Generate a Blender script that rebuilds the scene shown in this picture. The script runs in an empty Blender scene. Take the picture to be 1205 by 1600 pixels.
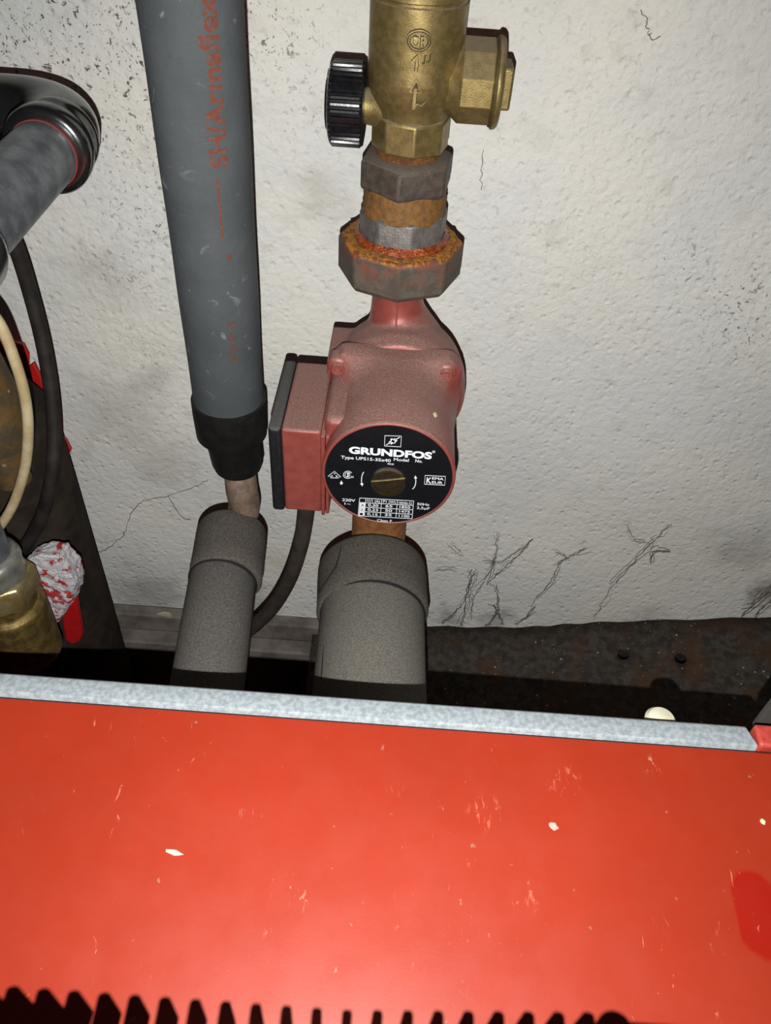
import bpy, bmesh, math, random
from mathutils import Vector, Matrix
random.seed(7)
S = bpy.context.scene
COL = S.collection
R_ = math.radians

# ------------------------------------------------------------------ camera, world, flash, exposure
PITCH, ROLL, FPX = R_(44), R_(4.1), 1250.0
CAM = Vector((0, -.52, .80))
FW = Vector((0, math.cos(PITCH), -math.sin(PITCH)))
U0 = Vector((0, math.sin(PITCH), math.cos(PITCH)))
RT = math.cos(ROLL) * Vector((1, 0, 0)) + math.sin(ROLL) * U0
UP = -math.sin(ROLL) * Vector((1, 0, 0)) + math.cos(ROLL) * U0
cam = bpy.data.cameras.new('camera')
cam.sensor_fit = 'VERTICAL'; cam.sensor_height = 36; cam.lens = FPX / 1600 * 36
cam.clip_start = .005
co = bpy.data.objects.new('camera', cam); COL.objects.link(co)
co.matrix_world = Matrix((RT, UP, -FW)).transposed().to_4x4(); co.location = CAM
S.camera = co

w = bpy.data.worlds.new('dim_cellar'); S.world = w; w.use_nodes = True
w.node_tree.nodes['Background'].inputs[0].default_value = (.9, .95, 1, 1)
w.node_tree.nodes['Background'].inputs[1].default_value = .012

LPOS = CAM - UP * .028 - RT * .005            # the phone's flash, beside its lens
fl = bpy.data.lights.new('phone_flash', 'SPOT')
fl.energy = 14.8; fl.color = (1, .99, .965); fl.shadow_soft_size = .0012
fl.spot_size = R_(130); fl.spot_blend = 1.0
fo = bpy.data.objects.new('phone_flash', fl); COL.objects.link(fo)
fo.matrix_world = co.matrix_world.copy(); fo.location = LPOS
S.view_settings.view_transform = 'Standard'; S.view_settings.look = 'None'
S.view_settings.gamma = 1; S.view_settings.use_curve_mapping = False
S.view_settings.exposure = 0.0


def at(x, y, Y=None, Z=None):
    d = FW * FPX + RT * (x - 602.5) - UP * (y - 800)
    t = (Y - CAM.y) / d.y if Y is not None else (Z - CAM.z) / d.z
    return CAM + d * t


ZP = .484                                   # rear edge of the casing's top
YB = at(0, 1087, Z=ZP).y - .0005
SLOPE = math.tan(R_(4.5))                   # the top falls a little towards the front


def pz(y):
    return ZP + SLOPE * (y - YB)


def on_panel(x, y):
    d = FW * FPX + RT * (x - 602.5) - UP * (y - 800)
    t = (ZP + SLOPE * (CAM.y - YB) - CAM.z) / (d.z - SLOPE * d.y)
    return CAM + d * t


# ------------------------------------------------------------------ materials
def rgb(h):
    h = h.lstrip('#')
    v = [int(h[i:i + 2], 16) / 255 for i in (0, 2, 4)]
    return tuple(c / 12.92 if c <= .04045 else ((c + .055) / 1.055) ** 2.4 for c in v) + (1,)


class NT:
    def __init__(s, name):
        s.m = bpy.data.materials.new(name); s.m.use_nodes = True
        s.t = s.m.node_tree; s.n = s.t.nodes; s.l = s.t.links
        s.b = s.n['Principled BSDF']
        s.tc = s.n.new('ShaderNodeTexCoord').outputs['Object']

    def node(s, kind, **kw):
        n = s.n.new(kind)
        for k, v in kw.items():
            setattr(n, k, v)
        return n

    def noise(s, scale, detail=4, rough=.6, vec=None, dist=0):
        n = s.node('ShaderNodeTexNoise')
        n.inputs['Scale'].default_value = scale; n.inputs['Detail'].default_value = detail
        n.inputs['Roughness'].default_value = rough; n.inputs['Distortion'].default_value = dist
        s.l.new(vec or s.tc, n.inputs['Vector'])
        return n.outputs['Fac']

    def voro(s, scale, feature='F1', rnd=1):
        n = s.node('ShaderNodeTexVoronoi', feature=feature)
        n.inputs['Scale'].default_value = scale; n.inputs['Randomness'].default_value = rnd
        s.l.new(s.tc, n.inputs['Vector'])
        return n.outputs['Distance']

    def ramp(s, fac, a, b, lo=0., hi=1., smooth=True):
        n = s.node('ShaderNodeMapRange', interpolation_type='SMOOTHSTEP' if smooth else 'LINEAR')
        s.l.new(fac, n.inputs[0])
        for i, v in enumerate((a, b, lo, hi)):
            n.inputs[i + 1].default_value = v
        return n.outputs[0]

    def math(s, op, a, b):
        n = s.node('ShaderNodeMath', operation=op)
        for i, v in enumerate((a, b)):
            if isinstance(v, (int, float)):
                n.inputs[i].default_value = v
            else:
                s.l.new(v, n.inputs[i])
        return n.outputs[0]

    def mix(s, fac, a, b, mode='MIX'):
        n = s.node('ShaderNodeMix', data_type='RGBA', blend_type=mode)
        for sock, v in ((n.inputs[0], fac), (n.inputs[6], a), (n.inputs[7], b)):
            if isinstance(v, (int, float, tuple)):
                sock.default_value = v
            else:
                s.l.new(v, sock)
        return n.outputs[2]

    def blob(s, p, rad, soft=.5, warp=0, wscale=40):
        """1 inside a ball round p, fading out at rad (object space)"""
        vec = s.tc
        if warp:
            nz = s.node('ShaderNodeTexNoise'); nz.inputs['Scale'].default_value = wscale
            s.l.new(s.tc, nz.inputs['Vector'])
            v = s.node('ShaderNodeVectorMath', operation='MULTIPLY_ADD')
            s.l.new(nz.outputs['Color'], v.inputs[0])
            v.inputs[1].default_value = (warp,) * 3
            o = s.node('ShaderNodeVectorMath', operation='ADD'); s.l.new(s.tc, o.inputs[0])
            o.inputs[1].default_value = (-warp / 2,) * 3
            s.l.new(o.outputs[0], v.inputs[2]); vec = v.outputs[0]
        d = s.node('ShaderNodeVectorMath', operation='DISTANCE')
        s.l.new(vec, d.inputs[0]); d.inputs[1].default_value = p
        return s.ramp(d.outputs['Value'], rad * (1 - soft), rad, 1, 0)

    def up(s, a, b):
        g = s.node('ShaderNodeNewGeometry'); x = s.node('ShaderNodeSeparateXYZ')
        s.l.new(g.outputs['Normal'], x.inputs[0])
        return s.ramp(x.outputs['Z'], a, b)

    def axis(s, k):
        x = s.node('ShaderNodeSeparateXYZ'); s.l.new(s.tc, x.inputs[0])
        return x.outputs[k]

    def bump(s, h, strength, dist=.001):
        n = s.node('ShaderNodeBump')
        n.inputs['Strength'].default_value = strength; n.inputs['Distance'].default_value = dist
        s.l.new(h, n.inputs['Height'])
        if s.b.inputs['Normal'].is_linked:
            s.l.new(s.b.inputs['Normal'].links[0].from_socket, n.inputs['Normal'])
        s.l.new(n.outputs[0], s.b.inputs['Normal'])

    def out(s, col, rough=.5, metal=0, spec=.5):
        for k, v in (('Base Color', col), ('Roughness', rough), ('Metallic', metal), ('Specular IOR Level', spec)):
            if isinstance(v, (int, float, tuple)):
                s.b.inputs[k].default_value = v
            else:
                s.l.new(v, s.b.inputs[k])
        return s.m


def mat(name, c1, c2, scale=120, rough=.5, metal=0, spec=.5, bump=0, bscale=700, bdist=.0006,
        dust=None, dusta=(.3, .9), dustamt=.8, speck=None, lo=.35, hi=.65):
    n = NT(name)
    c = n.mix(n.ramp(n.noise(scale), lo, hi), rgb(c1), rgb(c2))
    ro = rough; me = metal
    if dust:
        f = n.math('MULTIPLY', n.up(*dusta), n.ramp(n.noise(scale * 2.3), .25, .7, dustamt * .7, dustamt))
        c = n.mix(f, c, rgb(dust)); ro = n.ramp(f, 0, 1, rough, .95)
        if metal:
            me = n.ramp(f, 0, 1, metal, 0)
    if speck:
        col, sc, th = speck
        f = n.math('MULTIPLY', n.ramp(n.voro(sc), th, th * .5), n.ramp(n.noise(sc * .23), .5, .6))
        c = n.mix(f, c, rgb(col))
    if bump:
        n.bump(n.noise(bscale, 3), bump, bdist)
    return n.out(c, ro, me, spec)


def plaster():
    n = NT('plaster_white')
    big, mid = n.noise(6, 3), n.noise(45, 4)
    c = n.mix(n.ramp(big, .35, .65), rgb('#d8d6cd'), rgb('#cfd0cd'))
    c = n.mix(n.math('MULTIPLY', n.ramp(mid, .5, .75), .35), c, rgb('#b3b1a6'))
    # soot specks, denser in a few patches
    masks = None
    for (px, py, rad, a) in ((190, 60, .09, 1), (250, 230, .06, .6), (200, 420, .05, .5), (1170, 500, .05, 1), (1060, 420, .03, .7),
                             (420, 40, .05, .7), (60, 90, .07, 1), (30, 40, .09, 1), (150, 180, .07, .8), (230, 330, .05, .7), (1150, 460, .05, .7), (480, 160, .05, .35), (240, 560, .05, .45), (900, 300, .25, .12)):
        b = n.math('MULTIPLY', n.blob(at(px, py, Y=0), rad, .9), a)
        masks = b if masks is None else n.math('MAXIMUM', masks, b)
    masks = n.math('ADD', masks, .06)
    sp = n.ramp(n.noise(210, 3, .65, dist=.8), .59, .68)
    sp2 = n.ramp(n.noise(420, 2, .7), .62, .70)
    sp = n.math('MAXIMUM', n.math('MULTIPLY', sp, masks), n.math('MULTIPLY', sp2, n.math('MULTIPLY', masks, .9)))
    c = n.mix(n.math('MINIMUM', sp, .9), c, rgb('#3b342c'))
    # grimy tide along the foot of the wall and damp smudges
    for (px, py, rad, a, col) in ((230, 930, .06, .6, '#77767a'), (380, 935, .05, .5, '#7d7a72'), (770, 968, .03, .55, '#6a6967'), (1200, 925, .035, .6, '#4a4847'),
                                  (700, 965, .025, .6, '#6c6a66'), (330, 300, .04, .25, '#8f8d85'), (505, 300, .035, .35, '#9a988f'),
                                  (430, 880, .04, .35, '#a19a7b'), (180, 640, .06, .4, '#8f8c85'), (160, 430, .04, .35, '#8f8c85'), (260, 720, .05, .35, '#8f8d87'), (230, 600, .03, .35, '#87847c'), (1010, 960, .03, .3, '#77736c'), (1160, 860, .05, .4, '#85827c')):
        c = n.mix(n.math('MULTIPLY', n.blob(at(px, py, Y=0), rad, .95, .06, 45), a), c, rgb(col))
    n.bump(n.noise(38, 3), .35, .003)
    n.bump(n.noise(170, 3, .5, dist=.4), .55, .0024)
    n.bump(n.ramp(n.voro(120), .10, .30), .4, .0014)
    return n.out(c, .8, 0, .25)


def lacquer():
    n = NT('red_lacquer')
    c = n.mix(n.ramp(n.noise(14), .3, .7), rgb('#8d2812'), rgb('#942b15'))
    P = on_panel(1172, 1428)                       # wiped clean, deeper red smear
    x, y = n.axis(0), n.axis(1)
    ex = n.math('DIVIDE', n.math('SUBTRACT', x, P.x + n_sm[0]), n_sm[1])
    ey = n.math('DIVIDE', n.math('SUBTRACT', y, P.y), n_sm[2])
    d = n.math('ADD', n.math('ADD', n.math('MULTIPLY', ex, ex), n.math('MULTIPLY', ey, ey)), n.math('MULTIPLY', n.ramp(n.noise(90), 0, 1, -.5, .5), .5))
    sm = n.math('MULTIPLY', n.ramp(d, .8, 1.1, 1, 0), n.ramp(x, P.x - .0062, P.x - .0048))
    c = n.mix(n.math('MULTIPLY', sm, .95), c, rgb('#8e1202'))
    # pale scuffs
    mp = n.node('ShaderNodeMapping'); mp.inputs['Scale'].default_value = (1, .32, 1); mp.inputs['Rotation'].default_value = (0, 0, .6)
    n.l.new(n.tc, mp.inputs[0])
    s1 = n.ramp(n.noise(330, 3, .7, mp.outputs[0], 1.0), .655, .73)
    s2 = n.ramp(n.noise(26, 2), .5, .62)
    c = n.mix(n.math('MULTIPLY', n.math('MULTIPLY', s1, s2), .55), c, rgb('#d98468'))
    for (px, py, rad, col) in ((300, 1131, .006, '#7d5f55'), (600, 1170, .0025, '#a58c80'), (503, 1152, .003, '#8d6a5c'), (375, 1270, .003, '#9c7466'), (1018, 1195, .006, '#cfae9c'),
                               (400, 1275, .004, '#c98a74'), (730, 1345, .004, '#b98a7c'), (417, 1455, .003, '#c99484'), (905, 1352, .003, '#cfa08c'), (1033, 1440, .004, '#cf9c88'),
                               (760, 1270, .010, '#dc8a70'), (470, 1405, .006, '#d98b72'), (725, 1548, .0022, '#9d8f7c'), (620, 1235, .005, '#dd8d74'), (880, 1220, .010, '#d98a70'), (820, 1400, .008, '#dd8a70')):
        k = n.math('MULTIPLY', n.blob(on_panel(px, py), rad, .8), n.ramp(n.noise(520, 3, .7, mp.outputs[0], .8), .56, .66))
        c = n.mix(n.math('MULTIPLY', k, .42), c, rgb(col))
    g = n.ramp(n.noise(210, 2, .5), .74, .78)
    c = n.mix(n.math('MULTIPLY', g, .5), c, rgb('#8d7660'))
    n.bump(n.noise(900, 2), .04, .0004)
    return n.out(c, n.ramp(n.noise(60), .3, .7, .38, .44), 0, .5)


n_sm = (.004, .0125, .0165)


def pumpred():
    n = NT('pump_red_paint')
    c = n.mix(n.ramp(n.noise(150), .3, .7), rgb('#86403a'), rgb('#924a40'))
    f = n.math('MULTIPLY', n.up(.25, .85), n.ramp(n.noise(1100, 3, .7), .38, .62, .35, 1.))
    c = n.mix(f, c, rgb('#7c6860'))
    sp = n.math('MULTIPLY', n.ramp(n.noise(1300, 2), .62, .70), n.up(.3, .8))
    c = n.mix(n.math('MULTIPLY', sp, .6), c, rgb('#c8a896'))
    n.bump(n.noise(1300, 3), .25, .0004)
    return n.out(c, n.ramp(f, 0, 1, .42, .85), n.ramp(f, 0, 1, .25, 0), .5)


def rustnut():
    n = NT('rust_stained_iron')
    z = n.axis(2)
    zz = n.math('ADD', z, n.ramp(n.noise(120, 4), .2, .8, -.012, .012))
    c = n.mix(n.ramp(n.noise(160), .35, .65), rgb('#4d443c'), rgb('#5c534a'))
    c = n.mix(n.ramp(zz, .580, .600), c, rgb('#7a4332'))
    top = n.up(.25, .6)
    tc = n.mix(n.ramp(n.noise(330, 4, .7), .4, .6), rgb('#6a3e22'), rgb('#b5741c'))
    c = n.mix(n.math('MULTIPLY', top, n.ramp(n.noise(140), .35, .55)), c, tc)
    n.bump(n.noise(800, 4), .5, .0007)
    return n.out(c, .7, .15, .4)


M = {
    'plaster': plaster(), 'lacquer': lacquer(), 'pump': pumpred(), 'nut': rustnut(),
    'floor': mat('dark_floor', '#2a2420', '#39312b', 30, .95, bump=.4, bscale=200),
    'casing_side': mat('casing_side_red', '#8f2a1c', '#842718', 20, .5),
    'corner_red': mat('dull_red_plastic', '#a5382e', '#b5463a', 300, .55, bump=.2, bscale=900),
    'strip': mat('grey_edge_strip', '#828a8e', '#9ca5a9', 420, .75, bump=.3, bscale=1500, bdist=.0003, spec=.3),
    'gap': mat('black_seal_and_shade', '#0c0b0b', '#141212', 200, .8),
    'plate': mat('rusty_sheet_steel', '#3a3430', '#514943', 110, .9, bump=.9, bscale=330, bdist=.0012, speck=('#b8ab98', 130, .18), spec=.15),
    'trim': mat('grimy_grey_trim', '#5c5550', '#78716a', 35, .85, bump=.3, spec=.2),
    'cream_patch': mat('cream_plaster_dab', '#b3aa92', '#a0967c', 200, .9, bump=.4),
    'brass': mat('tarnished_brass', '#7a6a40', '#8f7d50', 260, .46, .7, bump=.35, bscale=1400, bdist=.0003, dust='#75695a', dusta=(.3, .95), dustamt=.8),
    'grime': mat('crevice_grime', '#3d3118', '#4a3c20', 300, .7, .3),
    'brass2': mat('bright_brass', '#a99a70', '#8f7c4c', 90, .34, .6, bump=.2),
    'brassdark': mat('grimy_brass', '#5e4c2c', '#84703f', 120, .5, .6, bump=.4, bscale=500),
    'plastic': mat('black_ribbed_plastic', '#0d0d0f', '#16161a', 300, .28, bump=.08),
    'lid': mat('black_lid_plastic', '#101113', '#17181b', 300, .5, bump=.25, bscale=1500, dust='#4d4c4a', dusta=(.3, .8), dustamt=.9),
    'hemp': mat('hemp_sealed_thread', '#7a5220', '#5d4220', 300, .75, bump=.5, bscale=700),
    'hemp2': mat('rusty_hemp_thread', '#74491c', '#553114', 300, .75, bump=.5, bscale=700),
    'iron': mat('grey_cast_iron', '#423b34', '#554b43', 220, .6, .3, bump=.5, bscale=900, dust='#695d54', dusta=(.4, .9), dustamt=.8),
    'iron2': mat('worn_grey_iron', '#5e5956', '#716b67', 220, .5, .4, bump=.5, bscale=900),
    'wetrust': mat('wet_orange_rust', '#5e1f05', '#9a440c', 380, .22, bump=.9, bscale=900, bdist=.001),
    'dryrust': mat('crusty_yellow_rust', '#a8701e', '#6f441e', 300, .85, bump=.9, bscale=800, bdist=.001),
    'label': mat('black_label', '#0d0e11', '#101216', 100, .42, spec=.35),
    'print': mat('white_print', '#d3d8de', '#dfe3e8', 100, .6),
    'plug': mat('dark_brass_screw', '#4b4130', '#5c503a', 400, .35, .8, bump=.3, dust='#4a4238'),
    'plugslot': mat('bright_worn_slot', '#a8966a', '#8d7c55', 300, .4, .8),
    'rustpipe': mat('rusty_steel_pipe', '#7d4f2c', '#94683c', 150, .7, .2, bump=.5, bscale=600),
    'foam': mat('dusty_pipe_foam', '#625f59', '#7b7870', 850, .95, bump=.5, bscale=900, speck=('#a39a8c', 260, .12), spec=.1),
    'foam2': mat('dusty_pipe_foam_dark', '#4a4540', '#605b55', 750, .95, bump=.5, bscale=900, speck=('#8f8678', 260, .12), spec=.1),
    'foam3': mat('dusty_pipe_foam_mid', '#524f4b', '#676460', 800, .95, bump=.5, bscale=900, speck=('#8f8678', 260, .12), spec=.1),
    'armaflex': None,
    'orange': None,
    'tape': mat('black_tape', '#131212', '#1d1b1a', 100, .6, bump=.3, bscale=400, speck=('#77706a', 330, .1), spec=.3),
    'copper': mat('dirty_copper', '#857262', '#66574a', 140, .7, .3, bump=.4, bscale=500, spec=.3),
    'galv': mat('galvanised_steel', '#70757a', '#93989d', 90, .42, .75, bump=.2, bscale=700),
    'chrome': mat('bright_zinc_steel', '#6f7170', '#5d605f', 90, .2, .95, bump=.1, bscale=300),
    'zinc': mat('bright_zinc_plating', '#a9a79f', '#8f8d85', 120, .32, .65, bump=.15),
    'redmark': mat('red_press_mark', '#8a2a2a', '#74302e', 300, .6),
    'redlever': mat('red_lever_paint', '#a8171a', '#b01c1c', 120, .4),
    'cream': mat('cream_cable_sheath', '#b8a988', '#a4916a', 80, .55, bump=.1, speck=('#6d604a', 400, .12)),
    'cable': mat('black_cable_sheath', '#1d1a18', '#2b2622', 80, .7, spec=.2),
    'cable2': mat('dusty_brown_cable', '#2b2622', '#3a322c', 80, .8, spec=.2, bump=.3),
    'darkpipe': mat('sooty_pipe_lagging', '#241f1b', '#352d26', 40, .9, spec=.1, bump=.4, bscale=300),
    'valverust': mat('rust_streaked_brass', '#6f5228', '#4b4230', 70, .65, .3, bump=.5, bscale=400, speck=('#a9a08a', 120, .2)),
    'deposit': None,
    'whiteplastic': mat('ivory_plastic', '#cfcbb6', '#c6c0a6', 100, .4),
    'web': mat('sooty_cobweb', '#5a554f', '#726c65', 300, .95, spec=0),
    'webpale': mat('pale_cobweb_soot', '#7d7870', '#6b665f', 300, .95, spec=0),
    'chip': mat('pale_plaster_chip', '#d8c9a6', '#c9b890', 300, .9),
    'chipgrey': mat('grey_plaster_chip', '#b9a294', '#a58d80', 300, .9),
    'blocker': mat('black_blocker_plastic', '#161616', '#1c1c1c', 100, .5),
    'bracket': mat('grey_sheet_bracket', '#4a4642', '#3e3a37', 60, .8),
}


def armaflex():
    n = NT('slate_grey_foam_skin')
    c = n.mix(n.ramp(n.noise(22), .3, .7), rgb('#464b4d'), rgb('#4f5456'))
    sc = n.math('MULTIPLY', n.ramp(n.noise(95, 4, .6, dist=1.2), .62, .70), n.ramp(n.noise(14), .45, .6))
    c = n.mix(n.math('MULTIPLY', sc, .6), c, rgb('#7f858b'))
    f = n.ramp(n.noise(300, 3), .66, .72)
    c = n.mix(n.math('MULTIPLY', f, .35), c, rgb('#3e4044'))
    n.bump(n.noise(70, 4, dist=1.), .35, .0012); n.bump(n.noise(900, 2), .12, .0004)
    return n.out(c, .62, 0, .3)


def orange():
    n = NT('worn_orange_ink')
    f = n.ramp(n.noise(420, 4, .7), .36, .54)
    c = n.mix(f, rgb('#5c5250'), rgb('#6f3c2d'))
    return n.out(c, .7, 0, .2)


def deposit():
    n = NT('limescale_over_red')
    f = n.ramp(n.noise(95, 5, .6), .57, .63)
    c = n.mix(f, rgb('#cfccd0'), rgb('#b03434'))
    c = n.mix(n.ramp(n.noise(400, 3), .6, .7), c, rgb('#8a7f7c'))
    n.bump(n.noise(600, 4), .9, .002)
    return n.out(c, .9, 0, .2)


def platemat():
    n = NT('rusty_sheet_steel')
    c = n.mix(n.ramp(n.noise(130, 4), .35, .65), rgb('#2f2b27'), rgb('#443e38'))
    c = n.mix(n.math('MULTIPLY', n.ramp(n.noise(28, 4), .48, .66), .8), c, rgb('#443122'))
    for sc, th, col in ((150, .17, '#9c907e'), (90, .11, '#7d6440'), (420, .2, '#70675c')):
        k = n.math('MULTIPLY', n.ramp(n.voro(sc), th, th * .6), n.ramp(n.noise(sc * .31), .52, .6))
        c = n.mix(k, c, rgb(col))
    n.bump(n.noise(330, 4), .9, .0012)
    return n.out(c, .9, 0, .15)


M['plate'] = platemat()
M['armaflex'] = armaflex(); M['orange'] = orange(); M['deposit'] = deposit()


# ------------------------------------------------------------------ mesh helpers (all in world coordinates)
class MB:
    def __init__(s):
        s.v = []; s.f = []

    def add(s, v, f):
        k = len(s.v); s.v += [Vector(p) for p in v]; s.f += [tuple(i + k for i in q) for q in f]
        return s

    def rings(s, rings, close=True, cap0=True, cap1=True):
        n = len(rings[0]); v = [p for r in rings for p in r]; f = []
        for i in range(len(rings) - 1):
            for j in range(n if close else n - 1):
                k = (j + 1) % n
                f.append((i * n + j, i * n + k, (i + 1) * n + k, (i + 1) * n + j))
        if cap0: f.append(tuple(range(n))[::-1])
        if cap1: f.append(tuple((len(rings) - 1) * n + j for j in range(n)))
        return s.add(v, f)

    def lathe(s, prof, o, ax='z', n=48, a0=0., caps=True, rad=None):
        o = Vector(o); R = []
        for (r, h) in prof:
            ring = []
            for j in range(n):
                a = a0 + 2 * math.pi * j / n
                rr = r * (rad(a, h) if rad else 1)
                c, q = rr * math.cos(a), rr * math.sin(a)
                ring.append(o + Vector({'z': (c, q, h), 'x': (h, c, q), 'y': (q, h, c)}[ax]))
            R.append(ring)
        return s.rings(R, cap0=caps, cap1=caps)

    def tube(s, pts, r, n=16, caps=True, flat=1.):
        pts = [Vector(p) for p in pts]; R = []; nrm = None
        for i, p in enumerate(pts):
            t = (pts[min(i + 1, len(pts) - 1)] - pts[max(i - 1, 0)]).normalized()
            if nrm is None:
                nrm = t.orthogonal().normalized()
            nrm = (nrm - t * nrm.dot(t)).normalized(); b = t.cross(nrm)
            rr = r(i / (len(pts) - 1)) if callable(r) else r
            R.append([p + nrm * rr * math.cos(2 * math.pi * j / n) + b * rr * flat * math.sin(2 * math.pi * j / n) for j in range(n)])
        return s.rings(R, cap0=caps, cap1=caps)

    def box(s, x0, x1, y0, y1, z0, z1):
        v = [(x, y, z) for x in (x0, x1) for y in (y0, y1) for z in (z0, z1)]
        return s.add(v, [(0, 1, 3, 2), (4, 6, 7, 5), (0, 4, 5, 1), (2, 3, 7, 6), (0, 2, 6, 4), (1, 5, 7, 3)])

    def prism(s, poly, d):
        """poly: list of 3D points, extruded by vector d"""
        n = len(poly); d = Vector(d)
        v = [Vector(p) for p in poly] + [Vector(p) + d for p in poly]
        f = [tuple(range(n))[::-1], tuple(range(n, 2 * n))] + [(i, (i + 1) % n, n + (i + 1) % n, n + i) for i in range(n)]
        return s.add(v, f)

    def merge(s, o):
        return s.add(o.v, o.f)


def spline(pts, n=12):
    P = [Vector(p) for p in pts]; P = [2 * P[0] - P[1]] + P + [2 * P[-1] - P[-2]]; o = []
    for i in range(1, len(P) - 2):
        a, b, c, d = P[i - 1:i + 3]
        for k in range(n):
            t = k / n
            o.append(.5 * ((2 * b) + (c - a) * t + (2 * a - 5 * b + 4 * c - d) * t * t + (3 * b - 3 * c + d - a) * t ** 3))
    return o + [P[-2]]


def obj(name, mb, m, parent=None, bevel=0, seg=2, ang=35, flat=False, kind=None, remesh=0, smooth=0, subsurf=0):
    me = bpy.data.meshes.new(name); me.from_pydata([tuple(p) for p in mb.v], [], mb.f)
    b = bmesh.new(); b.from_mesh(me); bmesh.ops.recalc_face_normals(b, faces=b.faces); b.to_mesh(me); b.free()
    if not flat:
        me.shade_smooth()
        if not remesh and not subsurf:
            me.set_sharp_from_angle(angle=R_(ang))
    o = bpy.data.objects.new(name, me); COL.objects.link(o)
    me.materials.append(M[m] if isinstance(m, str) else m)
    if remesh:
        q = o.modifiers.new('remesh', 'REMESH'); q.mode = 'VOXEL'; q.voxel_size = remesh; q.use_smooth_shade = True
        if smooth:
            q = o.modifiers.new('smooth', 'SMOOTH'); q.iterations = smooth; q.factor = .5
    if bevel:
        q = o.modifiers.new('bevel', 'BEVEL'); q.width = bevel; q.segments = seg; q.limit_method = 'ANGLE'; q.angle_limit = R_(40)
        q.harden_normals = False
    if subsurf:
        q = o.modifiers.new('subsurf', 'SUBSURF'); q.levels = subsurf; q.render_levels = subsurf
    if parent:
        o.parent = parent
        p = parent; off = Vector()
        while p:
            off += p.location; p = p.parent
        if parent.type == 'EMPTY':
            o.matrix_parent_inverse = Matrix.Translation(-parent.location)
    if kind:
        o['kind'] = kind
    return o


def tag(o, label, cat, group=None):
    o['label'] = label; o['category'] = cat
    if group:
        o['group'] = group
    return o


def thing(name, loc, label, cat, group=None):
    o = bpy.data.objects.new(name, None); COL.objects.link(o); o.empty_display_size = .01
    o.location = loc
    return tag(o, label, cat, group)


def text(s, bold=.0, extrude=0., spacing=1.0):
    """lettering as raw (x, y, depth) points: cap height 1, starting at x = 0"""
    c = bpy.data.curves.new('t', 'FONT'); c.body = s; c.size = 1; c.offset = bold; c.extrude = extrude
    c.resolution_u = 4; c.space_character = spacing; c.fill_mode = 'BOTH' if extrude else 'FRONT'
    o = bpy.data.objects.new('t', c); COL.objects.link(o)
    me = bpy.data.meshes.new_from_object(o.evaluated_get(bpy.context.evaluated_depsgraph_get()))
    v = [x.co.copy() for x in me.vertices]; f = [tuple(p.vertices) for p in me.polygons]
    bpy.data.objects.remove(o); bpy.data.meshes.remove(me); bpy.data.curves.remove(c)
    x0 = min(p.x for p in v); x1 = max(p.x for p in v)
    return [Vector(((p.x - x0) / (x1 - x0), p.y / .72, p.z)) for p in v], f


def struct(o):
    o['kind'] = 'structure'
    return o


# ------------------------------------------------------------------ setting
ws = MB(); nx, nz = 60, 60
ws.add([(-.9 + 1.9 * i / nx, 0.0022 * math.sin(i * .7 + j * .31) * math.sin(j * .53 - i * .2), .0 + 1.3 * j / nz) for i in range(nx + 1) for j in range(nz + 1)],
       [(i * (nz + 1) + j, (i + 1) * (nz + 1) + j, (i + 1) * (nz + 1) + j + 1, i * (nz + 1) + j + 1) for i in range(nx) for j in range(nz)])
ws.box(-.9, 1.0, .004, .08, 0, 1.3)
wall = struct(obj('wall_back', ws, 'plaster', ang=80)); wall['label'] = 'rough white plastered cellar wall, specked with soot'
fl_ = struct(obj('floor', MB().box(-.9, 1., -1.2, .0, -.04, 0), 'floor'))
# stepped skirting along the foot of the wall (left half)
tz = at(300, 962, Y=-.012).z
tr = MB().box(-.6, -.03, -.016, -.0025, tz - .05, tz); tr.box(-.6, -.03, -.034, -.016, 0.0, tz - .022)
trim = struct(obj('trim_1', tr, 'trim', bevel=.002))
for (px, py, w_, h_) in ((258, 960, .008, .0055), (158, 990, .006, .0045), (405, 975, .008, .0035), (345, 968, .006, .003)):
    P = at(px, py, Y=-.016)
    obj('plaster_dab', MB().lathe([(w_ * .9, 0), (w_, .0006), (w_ * .6, .0016)], (0, 0, 0), 'y', 12, rad=lambda a, h: 1 + .15 * math.sin(3 * a)), 'cream_patch', trim)
    d = trim.children[-1]
    d.scale = (1, -1, h_ / w_); d.location = P
# foot of the wall below the steel sheet is plain floor

# ------------------------------------------------------------------ rusty steel sheet along the wall foot (right)
pl = MB(); nxp, nyp = 44, 10
e = [(490, 977), (570, 978), (650, 978), (730, 980), (820, 980), (880, 976), (950, 972), (1080, 968), (1205, 964), (1300, 961)]
E_ = spline([at(x, y, Y=-.005) for x, y in e], 6)
HOLES = [at(975, 1022, Z=.150), at(1065, 1027, Z=.158)]
top = []
for i, P in enumerate(E_):
    for j in range(nyp + 1):
        t = j / nyp
        top.append(Vector((P.x, -.005 - .215 * t, P.z - .02 * t - .006 * math.sin(t * 3.1) + .0012 * math.sin(i * 1.3 + j))))
me_f = [(i * (nyp + 1) + j, i * (nyp + 1) + j + 1, (i + 1) * (nyp + 1) + j + 1, (i + 1) * (nyp + 1) + j) for i in range(len(E_) - 1) for j in range(nyp)]
pl.add(top, me_f)
sheet = obj('steel_sheet', pl, 'plate', ang=60)
tag(sheet, 'rust-brown steel sheet with two round holes along the foot of the wall', 'steel sheet')
sd = sheet.modifiers.new('solid', 'SOLIDIFY'); sd.thickness = .0018; sd.offset = -1


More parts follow.
